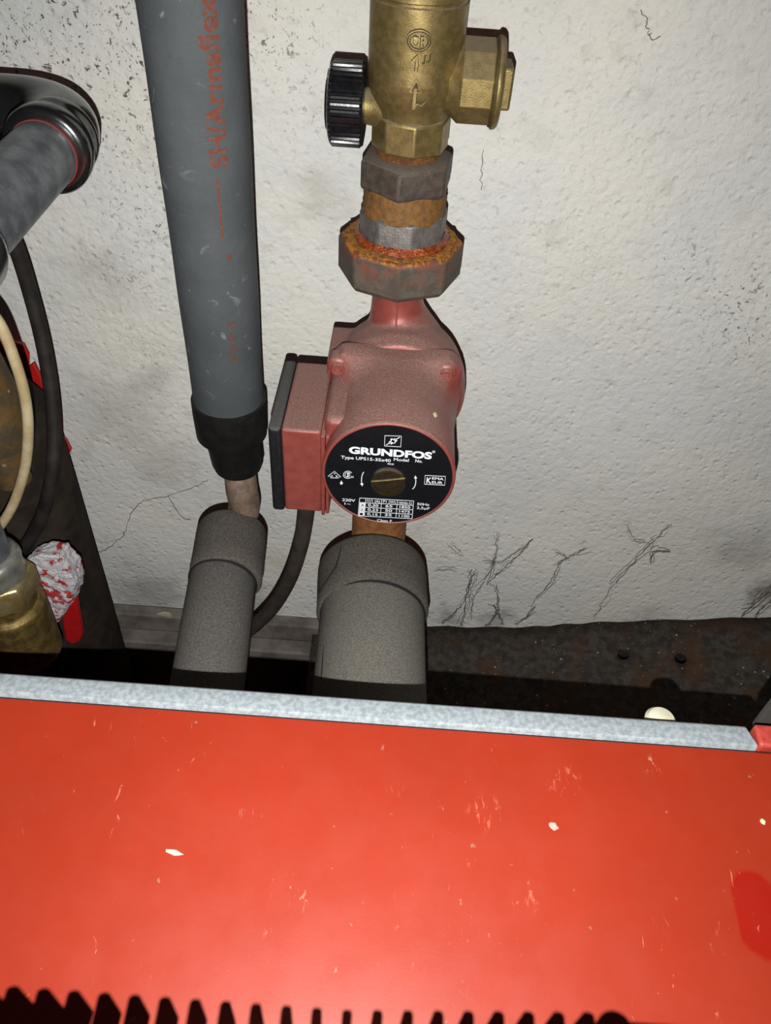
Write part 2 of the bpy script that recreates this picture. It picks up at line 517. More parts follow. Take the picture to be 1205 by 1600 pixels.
def punch(o, pts, r):
    cm = MB()
    for P in pts:
        cm.lathe([(r, -.08), (r, .08)], P, 'z', 20)
    me = bpy.data.meshes.new('cut'); me.from_pydata([tuple(p) for p in cm.v], [], cm.f)
    b = bmesh.new(); b.from_mesh(me); bmesh.ops.recalc_face_normals(b, faces=b.faces); b.to_mesh(me); b.free()
    c = bpy.data.objects.new('cut', me); COL.objects.link(c)
    q = o.modifiers.new('holes', 'BOOLEAN'); q.object = c; q.operation = 'DIFFERENCE'; q.solver = 'EXACT'
    bpy.context.view_layer.update()
    nm = bpy.data.meshes.new_from_object(o.evaluated_get(bpy.context.evaluated_depsgraph_get()))
    o.modifiers.clear(); o.data = nm
    bpy.data.objects.remove(c)


def on_sheet(px, py):
    lo, hi = -.22, -.006                      # ray against the sloping sheet
    best = None
    for k in range(400):
        y = lo + (hi - lo) * k / 399; P = at(px, py, Y=y)
        i = min(range(len(E_)), key=lambda q: abs(E_[q].x - P.x)); t = (-.005 - y) / .215
        dz = abs(P.z - (E_[i].z - .02 * t - .006 * math.sin(t * 3.1)))
        if best is None or dz < best[0]:
            best = (dz, P)
    return best[1]


punch(sheet, [on_sheet(975, 1022), on_sheet(1065, 1027)], .0055)
leg = MB(); leg.box(-.06, .5, -.2, -.19, 0, .1)
obj('hole_backing', MB().prism([Vector((p.x, -.0035, p.z - .003)) for p in E_] + [Vector((E_[-1].x, -.0035, 0)), Vector((E_[0].x, -.0035, 0))], (0, -.0015, 0)), 'plate', sheet)  # unseen backing, added to darken the view through the holes
obj('support_leg', leg, 'plate', sheet)

# ------------------------------------------------------------------ red boiler casing
YS = at(0, 1050, Z=ZP).y                   # rear edge of the grey strip
XE = at(1165, 1140, Z=ZP).x
casing = thing('boiler_casing', (0, -.5, 0), 'large glossy red metal boiler casing filling the foreground', 'boiler')
obj('top_panel', MB().prism([(-.42, YB, ZP), (-.42, YB, ZP - .012), (-.42, -.95, pz(-.95) - .012), (-.42, -.95, pz(-.95))], (.84, 0, 0)), 'lacquer', casing, bevel=.0012)
obj('casing_body', MB().prism([(-.41, YB - .002, 0), (-.41, YB - .002, ZP - .0125), (-.41, -.94, pz(-.94) - .0125), (-.41, -.94, 0)], (.82, 0, 0)), 'casing_side', casing)
obj('seal_gap', MB().box(-.42, .42, YB + .0001, YB + .0011, ZP - .014, ZP - .002), 'gap', casing)
sb = MB()
prof = [(YB + .0012, ZP - .014), (YB + .0012, ZP + .0002), (YB + .0022, ZP + .0014), (YS - .0022, ZP + .0012), (YS - .0007, ZP + .0002), (YS, ZP - .003), (YS, ZP - .014)]
sb.rings([[Vector((-.42, y, z)) for y, z in prof], [Vector((XE + (.0 if y > YB + .006 else .0025), y, z)) for y, z in prof]])
obj('edge_strip', sb, 'strip', casing, ang=50)['label'] = 'pale grey edge strip'
obj('corner_cap', MB().box(XE + .0032, .42, YB + .0012, YS - .0005, ZP - .014, ZP + .003), 'corner_red', casing, bevel=.0015, seg=3)['label'] = 'dull red corner cap'
P = at(1034, 1123, Y=YS + .006)
obj('button_cap', MB().lathe([(.0045, -.02), (.0045, -.004), (.0072, -.004), (.0074, -.001), (.006, .0010), (.003, .0020), (.0006, .0022)], P - Vector((0, 0, .0005)), 'z', 32),
    'whiteplastic', casing)['label'] = 'ivory plastic button cap'
q = [at(1178, 1134, Y=YS + .008), at(1206, 1098, Y=YS + .008), at(1240, 1098, Y=YS + .008), at(1240, 1150, Y=YS + .008), at(1178, 1150, Y=YS + .008)]
obj('side_bracket', MB().prism(q, (0, .002, 0)), 'bracket', casing)['label'] = 'grey sheet metal bracket'

# chips lying on the casing
for (px, py, a, b, m, lab) in ((272, 1332, .0030, .0013, 'chip', 'pale cream plaster chip lying on the red casing, left side'),
                               (865, 1291, .0024, .0014, 'chipgrey', 'greyish plaster chip lying on the red casing, right of centre'),
                               (1192, 1284, .0014, .0011, 'chip', 'tiny cream plaster chip near the right edge of the red casing')):
    P = on_panel(px, py)
    o = obj('plaster_chip', MB().lathe([(.9, 0), (1, .3), (.75, 1), (.3, 1.1)], (0, 0, 0), 'z', 9, rad=lambda an, h: 1 + .22 * math.sin(2 * an + px) + .15 * math.cos(5 * an)), m, ang=20)
    o.location = P; o.scale = (a, b, .0006); o.rotation_euler = (R_(4.5), 0, random.uniform(-.4, .4))
    tag(o, lab, 'chip')

# ------------------------------------------------------------------ valve column (brass check valve, iron fittings)
XC, YC = -.0025, -.074
zf = lambda py, Y, px=625: at(px, py, Y=Y).z
XT = at(652, 60, Y=-.098).x
XV = -.0012
valve = thing('check_valve', (XV, YC, zf(250, -.094)), 'brass check valve with black ribbed knob and square plug', 'valve')
rb = .0236
z_top, z_sh = .80, zf(178, YC - rb)
z_neck, z_oct1, z_oct0 = zf(193, YC - .019), zf(196, YC - .0195), zf(250, YC - .0195)
zg = zf(9, YC - rb)
vb = MB()
vb.lathe([(rb, z_sh + .012), (rb + .0002, zg - .0012), (rb - .0006, zg - .0006), (rb - .0006, zg + .0004), (rb + .0006, zg + .001), (rb + .0006, z_top)], (XV, YC, 0), 'z', 64)
vb2 = MB()
vb2.lathe([(rb, z_sh + .0125), (rb * .985, z_sh + .008), (rb * .93, z_sh + .003), (rb * .84, z_sh - .001), (.0185, z_neck), (.0185, z_neck - .001)], (XV, YC, 0), 'z', 64)
body = obj('body', vb.merge(vb2), 'brass', valve, ang=30)
oc = MB().lathe([(.0188, z_oct1 + .0008), (.0208, z_oct1 - .0008), (.0208, z_oct0 + .0012), (.0185, z_oct0)], (XV, YC, 0), 'z', 8, a0=R_(-90 + 7))
obj('octagonal_neck', oc, 'brass', valve, bevel=.0008)
# side boss (right) with flange and square end
PB = at(745, 128, Y=YC); x1 = at(770, 128, Y=YC).x; x2 = at(784, 128, Y=YC).x; x3 = at(799, 130, Y=YC).x
xb = XV + rb - .004
bs = MB().lathe([(.0150, xb - .012), (.0170, xb), (.0205, xb + .004), (.0205, x1)], (0, YC, PB.z), 'x', 10, a0=R_(18))
obj('side_boss', bs, 'brass', valve, bevel=.0012)
obj('boss_seal', MB().lathe([(.0203, x1 - .0002), (.0203, x1 + .0009)], (0, YC, PB.z), 'x', 40), 'grime', valve)
pg = MB().lathe([(.0206, x1 + .0006), (.0214, x1 + .0012), (.0214, x2 - .0024), (.0210, x2 - .0012), (.0200, x2 - .0003), (.018, x2), (.012, x2)], (0, YC, PB.z), 'x', 48)
plug = obj('plug_flange', pg, 'brass', valve)
hs = .0098
sqz = at(790, 132, Y=YC).z
obj('square_end', MB().box(x2 - .001, x3, YC - hs, YC + hs, sqz - hs, sqz + hs), 'brass', valve, bevel=.0012)
# knob (left) on its stem
xk1 = at(571, 165, Y=YC).x; xk0 = at(515, 165, Y=YC).x; zk = at(543, 163, Y=YC).z
st = MB().lathe([(.0125, XV - .012), (.0095, XV - rb + .004), (.0085, xk1 - .001), (.0085, xk1 - .004)], (0, YC, zk), 'x', 32)
obj('knob_stem', st, 'brass', valve)
nr = 40
kn = MB().lathe([(.0165, xk1), (.0192, xk1 - .0004), (.0196, xk1 - .0012)], (0, YC, zk), 'x', nr * 6, caps=True)
kn.lathe([(.0196, xk1 - .0012), (.0196, xk1 - .002), (.0196, xk0 + .0022), (.0190, xk0 + .0008), (.017, xk0), (.013, xk0 - .0006), (.0125, xk0 - .0014), (.0100, xk0 - .0018)], (0, YC, zk), 'x', nr * 6, a0=.01,
         rad=lambda a, h: 1 + (.045 * (1 if math.sin(a * nr) > 0 else -.2) if xk0 + .001 < h < xk1 - .0015 else 0))
obj('knob', kn, 'plastic', valve, ang=25)


def on_cyl(o, r, s_, z):
    a = s_ / r
    return lambda d: Vector((o[0] + (r + d) * math.sin(a), o[1] - (r + d) * math.cos(a), z))


def emboss(name, v, f, zbase, xoff, sx, sz, dep, mt='brass'):
    dep = dep * 1.9 if mt == 'brass' else dep
    mb = MB(); mb.add([on_cyl((XV, YC), rb, xoff + p.x * sx, zbase + p.y * sz)(dep * (1 if p.z > 0 else -.3)) for p in v], f)
    return obj(name, mb, mt, body, ang=40)


def strip2d(pts, hw, closed=False):
    """flat ribbon along 2-D points, as an extruded (x, y, +-1) solid"""
    n = len(pts); v = []; f = []
    for i in range(n):
        a = pts[(i - 1) % n] if closed or i else pts[0]; b = pts[(i + 1) % n] if closed or i < n - 1 else pts[-1]
        t = Vector((b[0] - a[0], b[1] - a[1])).normalized(); q = Vector((-t.y, t.x)) * hw
        for sg, z in ((1, 1), (-1, 1), (-1, -1), (1, -1)):
            v.append(Vector((pts[i][0] + sg * q.x, pts[i][1] + sg * q.y, z)))
    for i in range(n if closed else n - 1):
        j = (i + 1) % n
        for k in range(4):
            f.append((i * 4 + k, j * 4 + k, j * 4 + (k + 1) % 4, i * 4 + (k + 1) % 4))
    return v, f


xo = at(655, 62, Y=YC - rb).x - XV
zo = zf(62, YC - rb)
def ring(a_, b_): return [(a_ * math.cos(a), b_ * math.sin(a)) for a in [2 * math.pi * k / 40 for k in range(40)]]
def raised(name, pts, hw, closed, z, x, dep=.0007):
    v, f = strip2d(pts, hw + .00045, closed); emboss('grime', v, f, z, x, 1, 1, .00018, 'grime')
    v, f = strip2d(pts, hw, closed); emboss(name, v, f, z, x, 1, 1, dep)
raised('oval_emboss', ring(.0057, .0046), .00026, True, zo, xo)
raised('oval_emboss', ring(.0046, .0036), .0002, True, zo, xo)
v, f = text('OR', .05, .05); emboss('grime', v, f, zo - .0024, xo - .0034, .0068, .0048, .00022, 'grime')
v, f = text('OR', .0, .05); emboss('letter_emboss', v, f, zo - .0022, xo - .0032, .0064, .0044, .0007)
xo1 = at(650, 100, Y=YC - rb).x - XV
zq = zf(110, YC - rb); zt_ = zf(85, YC - rb)
raised('numeral_emboss', [(-.0018, zt_ - .0028), (.0002, zt_), (.0004, (zt_ + zq) / 2), (.0002, zq)], .0005, False, 0, xo1)
raised('numeral_emboss', [(.0030, zt_ - .0036), (.0042, zt_ - .0030), (.0046, zt_ + .0004)], .0003, False, 0, xo1)
raised('numeral_emboss', [(.0056, zt_ - .0030), (.0068, zt_ - .0022), (.0070, zt_ + .0010)], .0003, False, 0, xo1)
za, zb_ = zf(121, YC - rb), zf(168, YC - rb)
xa = at(648, 145, Y=YC - rb).x - XV
v, f = strip2d([(-.0001, zb_ - .0005), (.0003, za - .002)], .0013); emboss('grime', v, f, 0, xa, 1, 1, .0002, 'grime')
v, f = strip2d([(-.0001, zb_), (.0003, za - .004)], .0007); emboss('arrow_emboss', v, f, 0, xa, 1, 1, .0008)
v, f = strip2d([(-.0022, za - .0058), (.0004, za), (.0030, za - .0058), (-.0022, za - .0058)], .0005); emboss('arrow_emboss', v, f, 0, xa, 1, 1, .0008)
v, f = strip2d([(0, zb_ + .0005), (.0016, zb_ + .0025), (.0036, zb_ + .0016), (.0056, zb_ + .0036)], .0004); emboss('arrow_emboss', v, f, 0, xa, 1, 1, .0006)

# hemp thread, hexagon, bush, union nut: each its own thing
X2 = -.0018
zh1, zh0 = zf(272, YC - .026), zf(320, YC - .026)
hexn = thing('hexagon_nipple', (X2, YC, zh0), 'dull grey iron hexagon nipple directly under the brass valve', 'pipe fitting')
obj('hexagon', MB().lathe([(.0225, zh1 + .0012), (.0268, zh1 - .0006), (.0268, zh0 + .0012), (.0245, zh0)], (X2, YC, 0), 'z', 6, a0=R_(-90 - 8)), 'iron', hexn, bevel=.0014, seg=3)
def thread(o, name, mb_z0, mb_z1, r0, r1, m, parent):
    n = 14; pr = []
    for i in range(n + 1):
        t = i / n
        pr.append((r0 + (r1 - r0) * t + (.0004 if i % 2 else -.0002), mb_z0 + (mb_z1 - mb_z0) * t))
    return obj(name, MB().lathe(pr, o, 'z', 48, rad=lambda a, h: 1 + .008 * math.sin(5 * a + h * 900)), m, parent, ang=70)
thread((X2, YC, 0), 'hemp_thread', zh1 - .002, z_oct0 + .001, .0172, .0172, 'hemp2', hexn)
zb1, zb0 = zf(352, YC - .0235), zf(400, YC - .024)
bush = thing('reducing_bush', (X2, YC, zb0), 'worn grey iron bush between hexagon nipple and rusty union nut', 'pipe fitting')
thread((X2, YC, 0), 'hemp_thread', zb1 - .002, zh0 + .002, .0236, .0226, 'hemp', bush)
obj('bush_body', MB().lathe([(.0240, zb1 + .0008), (.0256, zb1 - .002), (.0256, zb0 - .012)], (X2, YC, 0), 'z', 8, a0=R_(-90 + 12)), 'iron2', bush, bevel=.0016, seg=3)
nut = thing('union_nut', (X2, YC, zf(478, YC - .036)), 'large octagonal union nut crusted with orange rust above the pump', 'union nut')
zn0 = zf(478, YC - .0362); zn1 = zf(418, YC - .0362)
XN = at(622, 440, Y=YC - .036).x
nb = MB().lathe([(.0255, zn1 - .001), (.0310, zn1 + .0008), (.0345, zn1 + .0012), (.0368, zn1 - .0008), (.0368, zn0 + .004), (.0335, zn0), (.017, zn0)], (XN, YC, 0), 'z', 8, a0=R_(-90))
obj('nut_body', nb, 'nut', nut, bevel=.0012, seg=2)
obj('rust_crust', MB().lathe([(.0250, zn1 - .003), (.0268, zn1 + .0012), (.0290, zn1 + .0022), (.0318, zn1 + .0014), (.032, zn1 - .002)], (XN, YC, 0), 'z', 90,
    rad=lambda a, h: 1 + .02 * math.sin(7 * a) + .02 * math.sin(23 * a + 1) + .012 * math.sin(41 * a)), 'dryrust', nut, ang=60)
obj('wet_rust', MB().lathe([(.0246, zn1 - .002), (.0250, zn1 + .0052), (.0262, zn1 + .0036), (.0276, zn1 + .0028), (.0280, zn1 - .002)], (XN, YC, 0), 'z', 90,
    rad=lambda a, h: 1 + .012 * math.sin(5 * a) + .01 * math.sin(17 * a + 1)), 'wetrust', nut, ang=60)

def on_axis_cyl(px, py, c, r):
    """pixel -> point on a cylinder lying along y with centre c=(x,z)"""
    d = FW * FPX + RT * (px - 602.5) - UP * (py - 800)
    a_ = d.x ** 2 + d.z ** 2; ox, oz = CAM.x - c[0], CAM.z - c[1]
    b_ = 2 * (ox * d.x + oz * d.z); c_ = ox * ox + oz * oz - r * r; D = b_ * b_ - 4 * a_ * c_
    t = (-b_ - math.sqrt(max(D, 0))) / (2 * a_)
    return CAM + d * t


# ------------------------------------------------------------------ circulation pump
LX, LY, LZ = at(607, 745, Y=-.179)
pump = thing('circulation_pump', (LX, YC, .43), 'red circulation pump with round black label and dusty top', 'pump')
hz0 = zn0 + .003
hm = MB()
NL = [(.0160, hz0, .0160), (.0156, zn0 - .004, .0156), (.0156, zn0 - .014, .0157), (.0158, zn0 - .020, .0172), (.0164, zn0 - .028, .0225), (.0180, zn0 - .036, .0285), (.0215, zn0 - .044, .034), (.030, zn0 - .052, .038), (.038, LZ, .040)]
def neck(a, h):
    l, rr = next((p[0], p[2]) for p in NL if abs(p[1] - h) < 1e-6)
    return l + (rr - l) * min(1, max(0, .62 + .62 * math.cos(a)))
hm.lathe([(1, p[1]) for p in NL], (XN, YC + .001, 0), 'z', 48, rad=neck)
hm.lathe([(.030, -.110), (.0405, -.107), (.0432, -.099), (.0436, -.084), (.0410, -.070), (.034, -.060), (.022, -.054)], (LX + .0018, 0, LZ + .001), 'y', 72)
hm.box(LX - .0425, LX - .004, -.108, -.068, LZ - .02, at(517, 511, Y=-.070).z)
hm.lathe([(.021, LZ - .075), (.021, LZ)], (XN, YC, 0), 'z', 40)
obj('pump_housing', hm, 'pump', pump, remesh=.0011, smooth=10)
obj('casting_seam', MB().tube([(XN + .0005, YC - .0146, zn0 - .001), (XN + .0005, YC - .0146, zn0 - .010), (XN + .0005, YC - .0162, zn0 - .018), (XN + .0005, YC - .0205, zn0 - .026)], .0006, 6), 'pump', pump)
# motor: round can with a square flange behind
RM = .0378
YF = LY                                   # label plane
def sq(k, t):
    """motor outline: t = 0 round can, t = 1 square flange"""
    a = 2 * math.pi * k / 96; c, s_ = math.cos(a), math.sin(a)
    rs = min(.0392 / max(abs(c), abs(s_) * 1.02, 1e-6), .0500)
    return a, RM + (max(rs, RM) - RM) * t
mm = MB()
prof = [(YF + .0008, -.0022, 0), (YF + .001, -.0005, 0), (YF + .0028, 0, 0), (-.150, 0, 0), (-.132, 0, 0), (-.126, .0002, .12), (-.121, .0004, .35), (-.1175, .0006, .7), (-.115, .0006, 1), (-.104, .0006, 1)]
mm.rings([[Vector((LX + (sq(k, t)[1] + d) * math.cos(sq(k, t)[0]), y, LZ + (sq(k, t)[1] + d) * math.sin(sq(k, t)[0]))) for k in range(96)] for (y, d, t) in prof])
obj('motor_can', mm, 'pump', pump, ang=50)
mk = MB()
mk.box(LX - .0385, LX - .004, -.164, -.11, LZ - .024, LZ + .0262)
obj('motor_side', mk, 'pump', pump, bevel=.005, seg=5)
for (px, py) in ((528, 577), (697, 587)):
    P = at(px, py, Y=-.1205)
    b_ = obj('screw_boss', MB().lathe([(.0056, -.1188), (.0064, -.1175), (.0064, -.108)], (P.x, 0, P.z), 'y', 24), 'pump', pump, ang=60)
    obj('socket_screw', MB().lathe([(.0006, -.1196), (.0020, -.1197), (.0022, -.1214), (.0036, -.1216), (.0041, -.1208), (.0041, -.117)], (P.x, 0, P.z), 'y', 24), 'pump', b_)
for sx in (-1, 1):
    P = Vector((LX + sx * .0325, 0, LZ - .031))
    obj('screw_boss', MB().lathe([(.0064, -.1185), (.0064, -.108)], (P.x, 0, P.z), 'y', 24), 'pump', pump, bevel=.001)
# front rim and label
rim = MB().lathe([(RM - .0018, YF + .0024), (RM - .0014, YF + .0002), (RM - .0008, YF - .0003), (RM + .0002, YF + .0004), (RM + .0005, YF + .0026)], (LX, 0, LZ), 'y', 96, caps=False)
obj('front_rim', rim, 'pump', pump, ang=80)
lab = obj('label_plate', MB().lathe([(.0362, YF), (.0362, YF + .0012)], (LX, 0, LZ), 'y', 96), 'label', pump)
lab['label'] = 'round black label plate with white print'
PXZ = at(607, 745, Y=YF).z - at(607, 746, Y=YF).z
YP = YF - .00012


def lp(x, y):
    """zoomed label coordinates -> the label plane"""
    return at(490 + x / 4.82, 650 + y / 4.82, Y=YP)


def ltext(s, x0, x1, ybase, cap, bold=.0, name='print_text', m='print', spacing=1., tilt=0.):
    v, f = text(s, bold, 0, spacing)
    A = lp(x0, ybase); B = lp(x1, ybase); W = (B.x - A.x); H = cap / 4.82 * PXZ
    return obj(name, MB().add([Vector((A.x + p.x * W, YP, A.z + tilt * p.x * W + p.y * H)) for p in v], f), m, lab, flat=True)


def lribbon(pts, hw, closed=False, name='print_mark'):
    q = [lp(*p) for p in pts]
    v, f = strip2d([(p.x, p.z) for p in q], hw, closed)
    keep = [t for t in f]
    return obj(name, MB().add([Vector((p.x, YP - (.00003 if p.z > 0 else -.0001), p.y)) for p in v], keep), 'print', lab, flat=True)


ltext('GRUNDFOS', 266, 895, 279, 47, .045)
ltext('®', 893, 916, 278, 17, .01)
ltext('Type UPS15-35x40', 206, 583, 320, 22, .012)
ltext('Model', 604, 718, 337, 22, .012)
ltext('No.', 766, 820, 348, 22, .012)
ltext('9K8', 556, 604, 366, 12, .01)
lribbon([(538, 148), (662, 152), (657, 233), (535, 226)], .00017, True)
lribbon([(548, 218), (650, 160)], .00022)
lribbon([(575, 205), (622, 178)], .0011)
lribbon([(585, 172), (612, 205)], .0006)
ltext('220V', 216, 314, 640, 22, .01)
ltext('1~', 233, 280, 667, 16, .01)
ltext('50Hz', 780, 872, 671, 20, .01)
ltext('2,5µF', 777, 874, 699, 20, .01)
ltext('Class F', 478, 590, 793, 20, .01)
# table
T = lambda c, r: (346 + c[0] + (-10 * r / 4) + c[1] * 0, 0)
def tcell(u, v_):
    """u 0..1 across, v 0..1 down"""
    ax, ay, bx, by = 348, 618, 754, 640
    cx, cy, dx, dy = 336, 752, 742, 773
    return (ax + (bx - ax) * u + (cx - ax) * v_, ay + (by - ay) * u + (cy - ay) * v_)
cols = [0, .115, .41, .70, 1]
for r_ in (0, .25, .5, .75, 1):
    lribbon([tcell(0, r_), tcell(1, r_)], .00016, name='print_rule')
for c_ in cols:
    lribbon([tcell(c_, 0), tcell(c_, 1)], .00016, name='print_rule')
for k in range(3):
    a, b_ = .25 * (k + 1) + .02, .25 * (k + 2) - .02
    q = [lp(*tcell(u, v_)) for u, v_ in ((.012, a), (.105, a), (.105, b_), (.012, b_))]
    obj('print_cell', MB().add([Vector((p.x, YP, p.z)) for p in q], [(0, 1, 2, 3)]), 'print', lab, flat=True)
rows = [('', 'I1/1 (A)', 'P1 (W)', 'n(min-1)'), ('3', '0,30', '65', '1850'), ('2', '0,23', '50', '1475'), ('1', '0,15', '35', '1100')]
for r_, row in enumerate(rows):
    for c_, s_ in enumerate(row):
        if not s_:
            continue
        u0, u1 = cols[c_], cols[c_ + 1]; pad = (.05 if len(s_) > 2 else .08) if c_ else .03
        if r_ == 0: pad = .03
        x0, y0 = tcell(u0 + pad, .25 * (r_ + 1) - .055); x1_, y1_ = tcell(u1 - pad, .25 * (r_ + 1) - .055)
        o = ltext(s_, x0, x1_, (y0 + y1_) / 2 - (4 if c_ else 0), 20, .012, m='label' if c_ == 0 else 'print')
        if c_ == 0:
            for vv in o.data.vertices: vv.co.y -= .0001
# approval marks and arrows
lribbon([(108, 455), (157, 416), (206, 460), (188, 460), (188, 468), (128, 466), (128, 456)], .00014, True)
ltext('D', 132, 146, 459, 14, .01); ltext('V', 150, 166, 440, 14, .01); ltext('E', 168, 182, 460, 14, .01)
lribbon([(258 + 33 * math.cos(a), 443 + 27 * math.sin(a)) for a in [math.pi * (.25 + 1.6 * k / 30) for k in range(31)]], .00016)
lribbon([(258 + 21 * math.cos(a), 443 + 17 * math.sin(a)) for a in [math.pi * (.25 + 1.5 * k / 30) for k in range(31)]], .00014)
ltext('F', 254, 276, 462, 34, .012); ltext('N', 284, 300, 466, 16, .01)
q = [lp(210 + 11 * math.cos(a) * (1 if math.sin(a) > -.3 else .45), 502 + 15 * math.sin(a)) for a in [2 * math.pi * k / 20 for k in range(20)]]
obj('print_mark', MB().add([Vector((p.x, YP, p.z)) for p in q], [tuple(range(20))]), 'print', lab, flat=True)
lribbon([(378, 422), (368, 440), (363, 460), (361, 485), (364, 512)], .00022)
q = [lp(*p) for p in ((350, 507), (377, 508), (367, 530))]
obj('print_mark', MB().add([Vector((p.x, YP, p.z)) for p in q], [(0, 1, 2)]), 'print', lab, flat=True)
lribbon([(746, 551), (760, 535), (769, 512), (771, 488), (768, 466)], .00022)
q = [lp(*p) for p in ((757, 470), (781, 470), (767, 448))]
obj('print_mark', MB().add([Vector((p.x, YP, p.z)) for p in q], [(0, 1, 2)]), 'print', lab, flat=True)
lribbon([(841, 448), (994, 456), (988, 522), (835, 513)], .00018, True)
ltext('K', 849, 886, 505, 44, .02); ltext('EMA', 892, 980, 478, 19, .014); ltext('EUR', 890, 972, 507, 19, .014)
# vent screw
VP_ = at(490 + 563 / 4.82, 650 + 490 / 4.82, Y=YF)
vs = obj('vent_screw', MB().lathe([(.0086, YF - .0026), (.0098, YF - .0024), (.0102, YF - .0012), (.0102, YF + .001)], (VP_.x, 0, VP_.z), 'y', 48), 'plug', pump)
vs['label'] = 'dark brass vent screw with a worn slot'
s0 = at(490 + 436 / 4.82, 650 + 492 / 4.82, Y=YF - .0026); s1 = at(490 + 690 / 4.82, 650 + 468 / 4.82, Y=YF - .0026)
obj('screw_slot', MB().tube([s0, s0.lerp(s1, .5) - Vector((0, 0, .0002)), s1], .0006, 8), 'plugslot', vs)
fk = obj('paint_fleck', MB().lathe([(.9, 0), (1, .3), (.6, 1)], (0, 0, 0), 'z', 9, rad=lambda a, h: 1 + .2 * math.sin(2 * a) + .15 * math.cos(5 * a)), 'chip', pump, ang=20)
FP = on_axis_cyl(680, 648, (LX, LZ), RM)
fk.location = FP; fk.scale = (.0016, .0026, .0005); fk.rotation_euler = (0, math.asin((FP.x - LX) / RM), 0)
# terminal box
BX0, BX1 = at(440, 690, Y=-.165).x, at(502, 690, Y=-.165).x
BZ1, BZ0 = .5162, .4527
tb = obj('terminal_box', MB().box(BX0, BX1, -.165, -.096, BZ0, BZ1), 'pump', pump, bevel=.0018, seg=3)
obj('box_flange', MB().box(BX1, BX1 + .0022, -.1665, -.096, BZ0 - .0008, BZ1 - .002), 'pump', tb, bevel=.0005)
obj('box_flange', MB().box(BX1 + .0026, BX1 + .0046, -.1655, -.096, BZ0 - .0002, BZ1 - .003), 'pump', tb, bevel=.0005)
XL = at(416, 690, Y=-.165).x
ld = MB().box(XL + .0012, BX0, -.1655, -.0955, BZ0 - .0008, BZ1 + .0006)
obj('box_lid', ld, 'lid', pump, bevel=.0022, seg=3)['label'] = 'black plastic terminal box lid'
ld = MB().box(XL, XL + .003, -.158, -.100, BZ0 + .008, BZ1 - .006)
obj('lid_face', ld, 'lid', pump, bevel=.0015, seg=3)
# supply cable leaving the box
cp = [(478, 775, -.135), (477, 805, -.133), (470, 850, -.13), (452, 905, -.125), (425, 950, -.12), (388, 985, -.115), (350, 1005, -.11)]
tag(obj('supply_cable', MB().tube(spline([at(x, y, Y=Y) for x, y, Y in cp], 10), .0058, 14), 'cable2'), 'dusty brown supply cable curving down from the pump terminal box', 'cable')

# ------------------------------------------------------------------ insulated pipe below the pump
lowp = thing('insulated_pump_pipe', (-.004, YC, .25), 'thick grey foam-covered pipe running forward from under the pump', 'pipe')
xs = at(592, 825, Y=YC).x
obj('steel_pipe', MB().tube(spline([(xs, YC, LZ - .07), (xs, YC, .40), (xs, YC, .36), (xs, YC - .01, .335), (xs, YC - .05, .328)], 8), .0212, 32), 'rustpipe', lowp)
A = at(583, 831, Y=-.100)
rc = .0420
ax0 = Vector((A.x + .0005, -.100, A.z - rc)); ax1 = Vector((A.x + .004, -.1445, A.z - rc))
def sleeve(name, p0, p1, r, m, parent, rnd=.004, n=64, wob=.006, end=True):
    d = (p1 - p0); L = d.length; ks = [(0, r - rnd * .8), (rnd * .3, r - rnd * .25), (rnd, r), (L * .35, r * (1 + wob)), (L * .7, r * (1 - wob * .4)), (L - rnd * .6, r), (L, r - rnd * .4)]
    t = d.normalized(); a = t.orthogonal().normalized(); b = t.cross(a); R = []
    for (h, rr) in ks:
        R.append([p0 + t * h + (a * math.cos(q) + b * math.sin(q)) * rr * (1 + .006 * math.sin(3 * q + h * 40)) for q in [2 * math.pi * k / n for k in range(n)]])
    return obj(name, MB().rings(R), m, parent, ang=60)
sleeve('foam_collar', ax0, ax1, rc, 'foam2', lowp)
bx1 = Vector((A.x + .0105, YB + .004, A.z - rc - .002))
bx0 = Vector((A.x + .0035, -.138, A.z - rc - .0006))
sleeve('foam_sleeve', bx0, bx1, .0388, 'foam', lowp, .002, wob=.003)
def shade_ring(p, r, parent):  # black ring stands in for the shadow line where collar meets sleeve
    obj('foam_shade_ring', MB().tube([p + Vector((r * math.cos(a), 0, r * math.sin(a))) for a in [2 * math.pi * k / 64 for k in range(65)]], .0011, 8, caps=False), 'gap', parent)
shade_ring(Vector((A.x + .0039, -.1452, A.z - rc - .0006)), .0389, lowp)
# glued seams of the foam
sm = [(x, y) for x, y in ((534, 850), (532, 864), (525, 885), (512, 905), (497, 928))]
obj('foam_seam', MB().tube([on_axis_cyl(x, y, (A.x + .002, A.z - rc), rc + .0002) for x, y in sm], .0007, 6), 'gap', lowp)
obj('foam_seam', MB().tube([on_axis_cyl(x, y, (A.x + .006, A.z - rc - .001)  , .0389) for x, y in ((514, 945), (509, 985), (505, 1020), (502, 1060))], .0004, 6), 'gap', lowp)

# ------------------------------------------------------------------ grey insulated riser (left) with its lower return
riser = thing('insulated_riser_pipe', (-.11, -.09, .3), 'tall slate grey foam-lagged pipe with faded orange lettering', 'pipe')
rg = .0229
P0 = at(359, 640, Y=-.09); P1 = at(297, 0, Y=-.125); dr = (P1 - P0).normalized(); P1 = P1 + dr * .12
zr = lambda z: P0 + dr * ((z - P0.z) / dr.z)
NZ = 30; Rg = []
for i in range(NZ + 1):
    z = P0.z - .012 + (P1.z - P0.z + .012) * i / NZ; c = zr(z)
    Rg.append([c + Vector((math.cos(a), math.sin(a), 0)) * rg * (1 + .006 * math.sin(i * .9 + 2 * a)) for a in [2 * math.pi * k / 64 for k in range(64)]])
skin = obj('foam_lagging', MB().rings(Rg), 'armaflex', riser, ang=60)


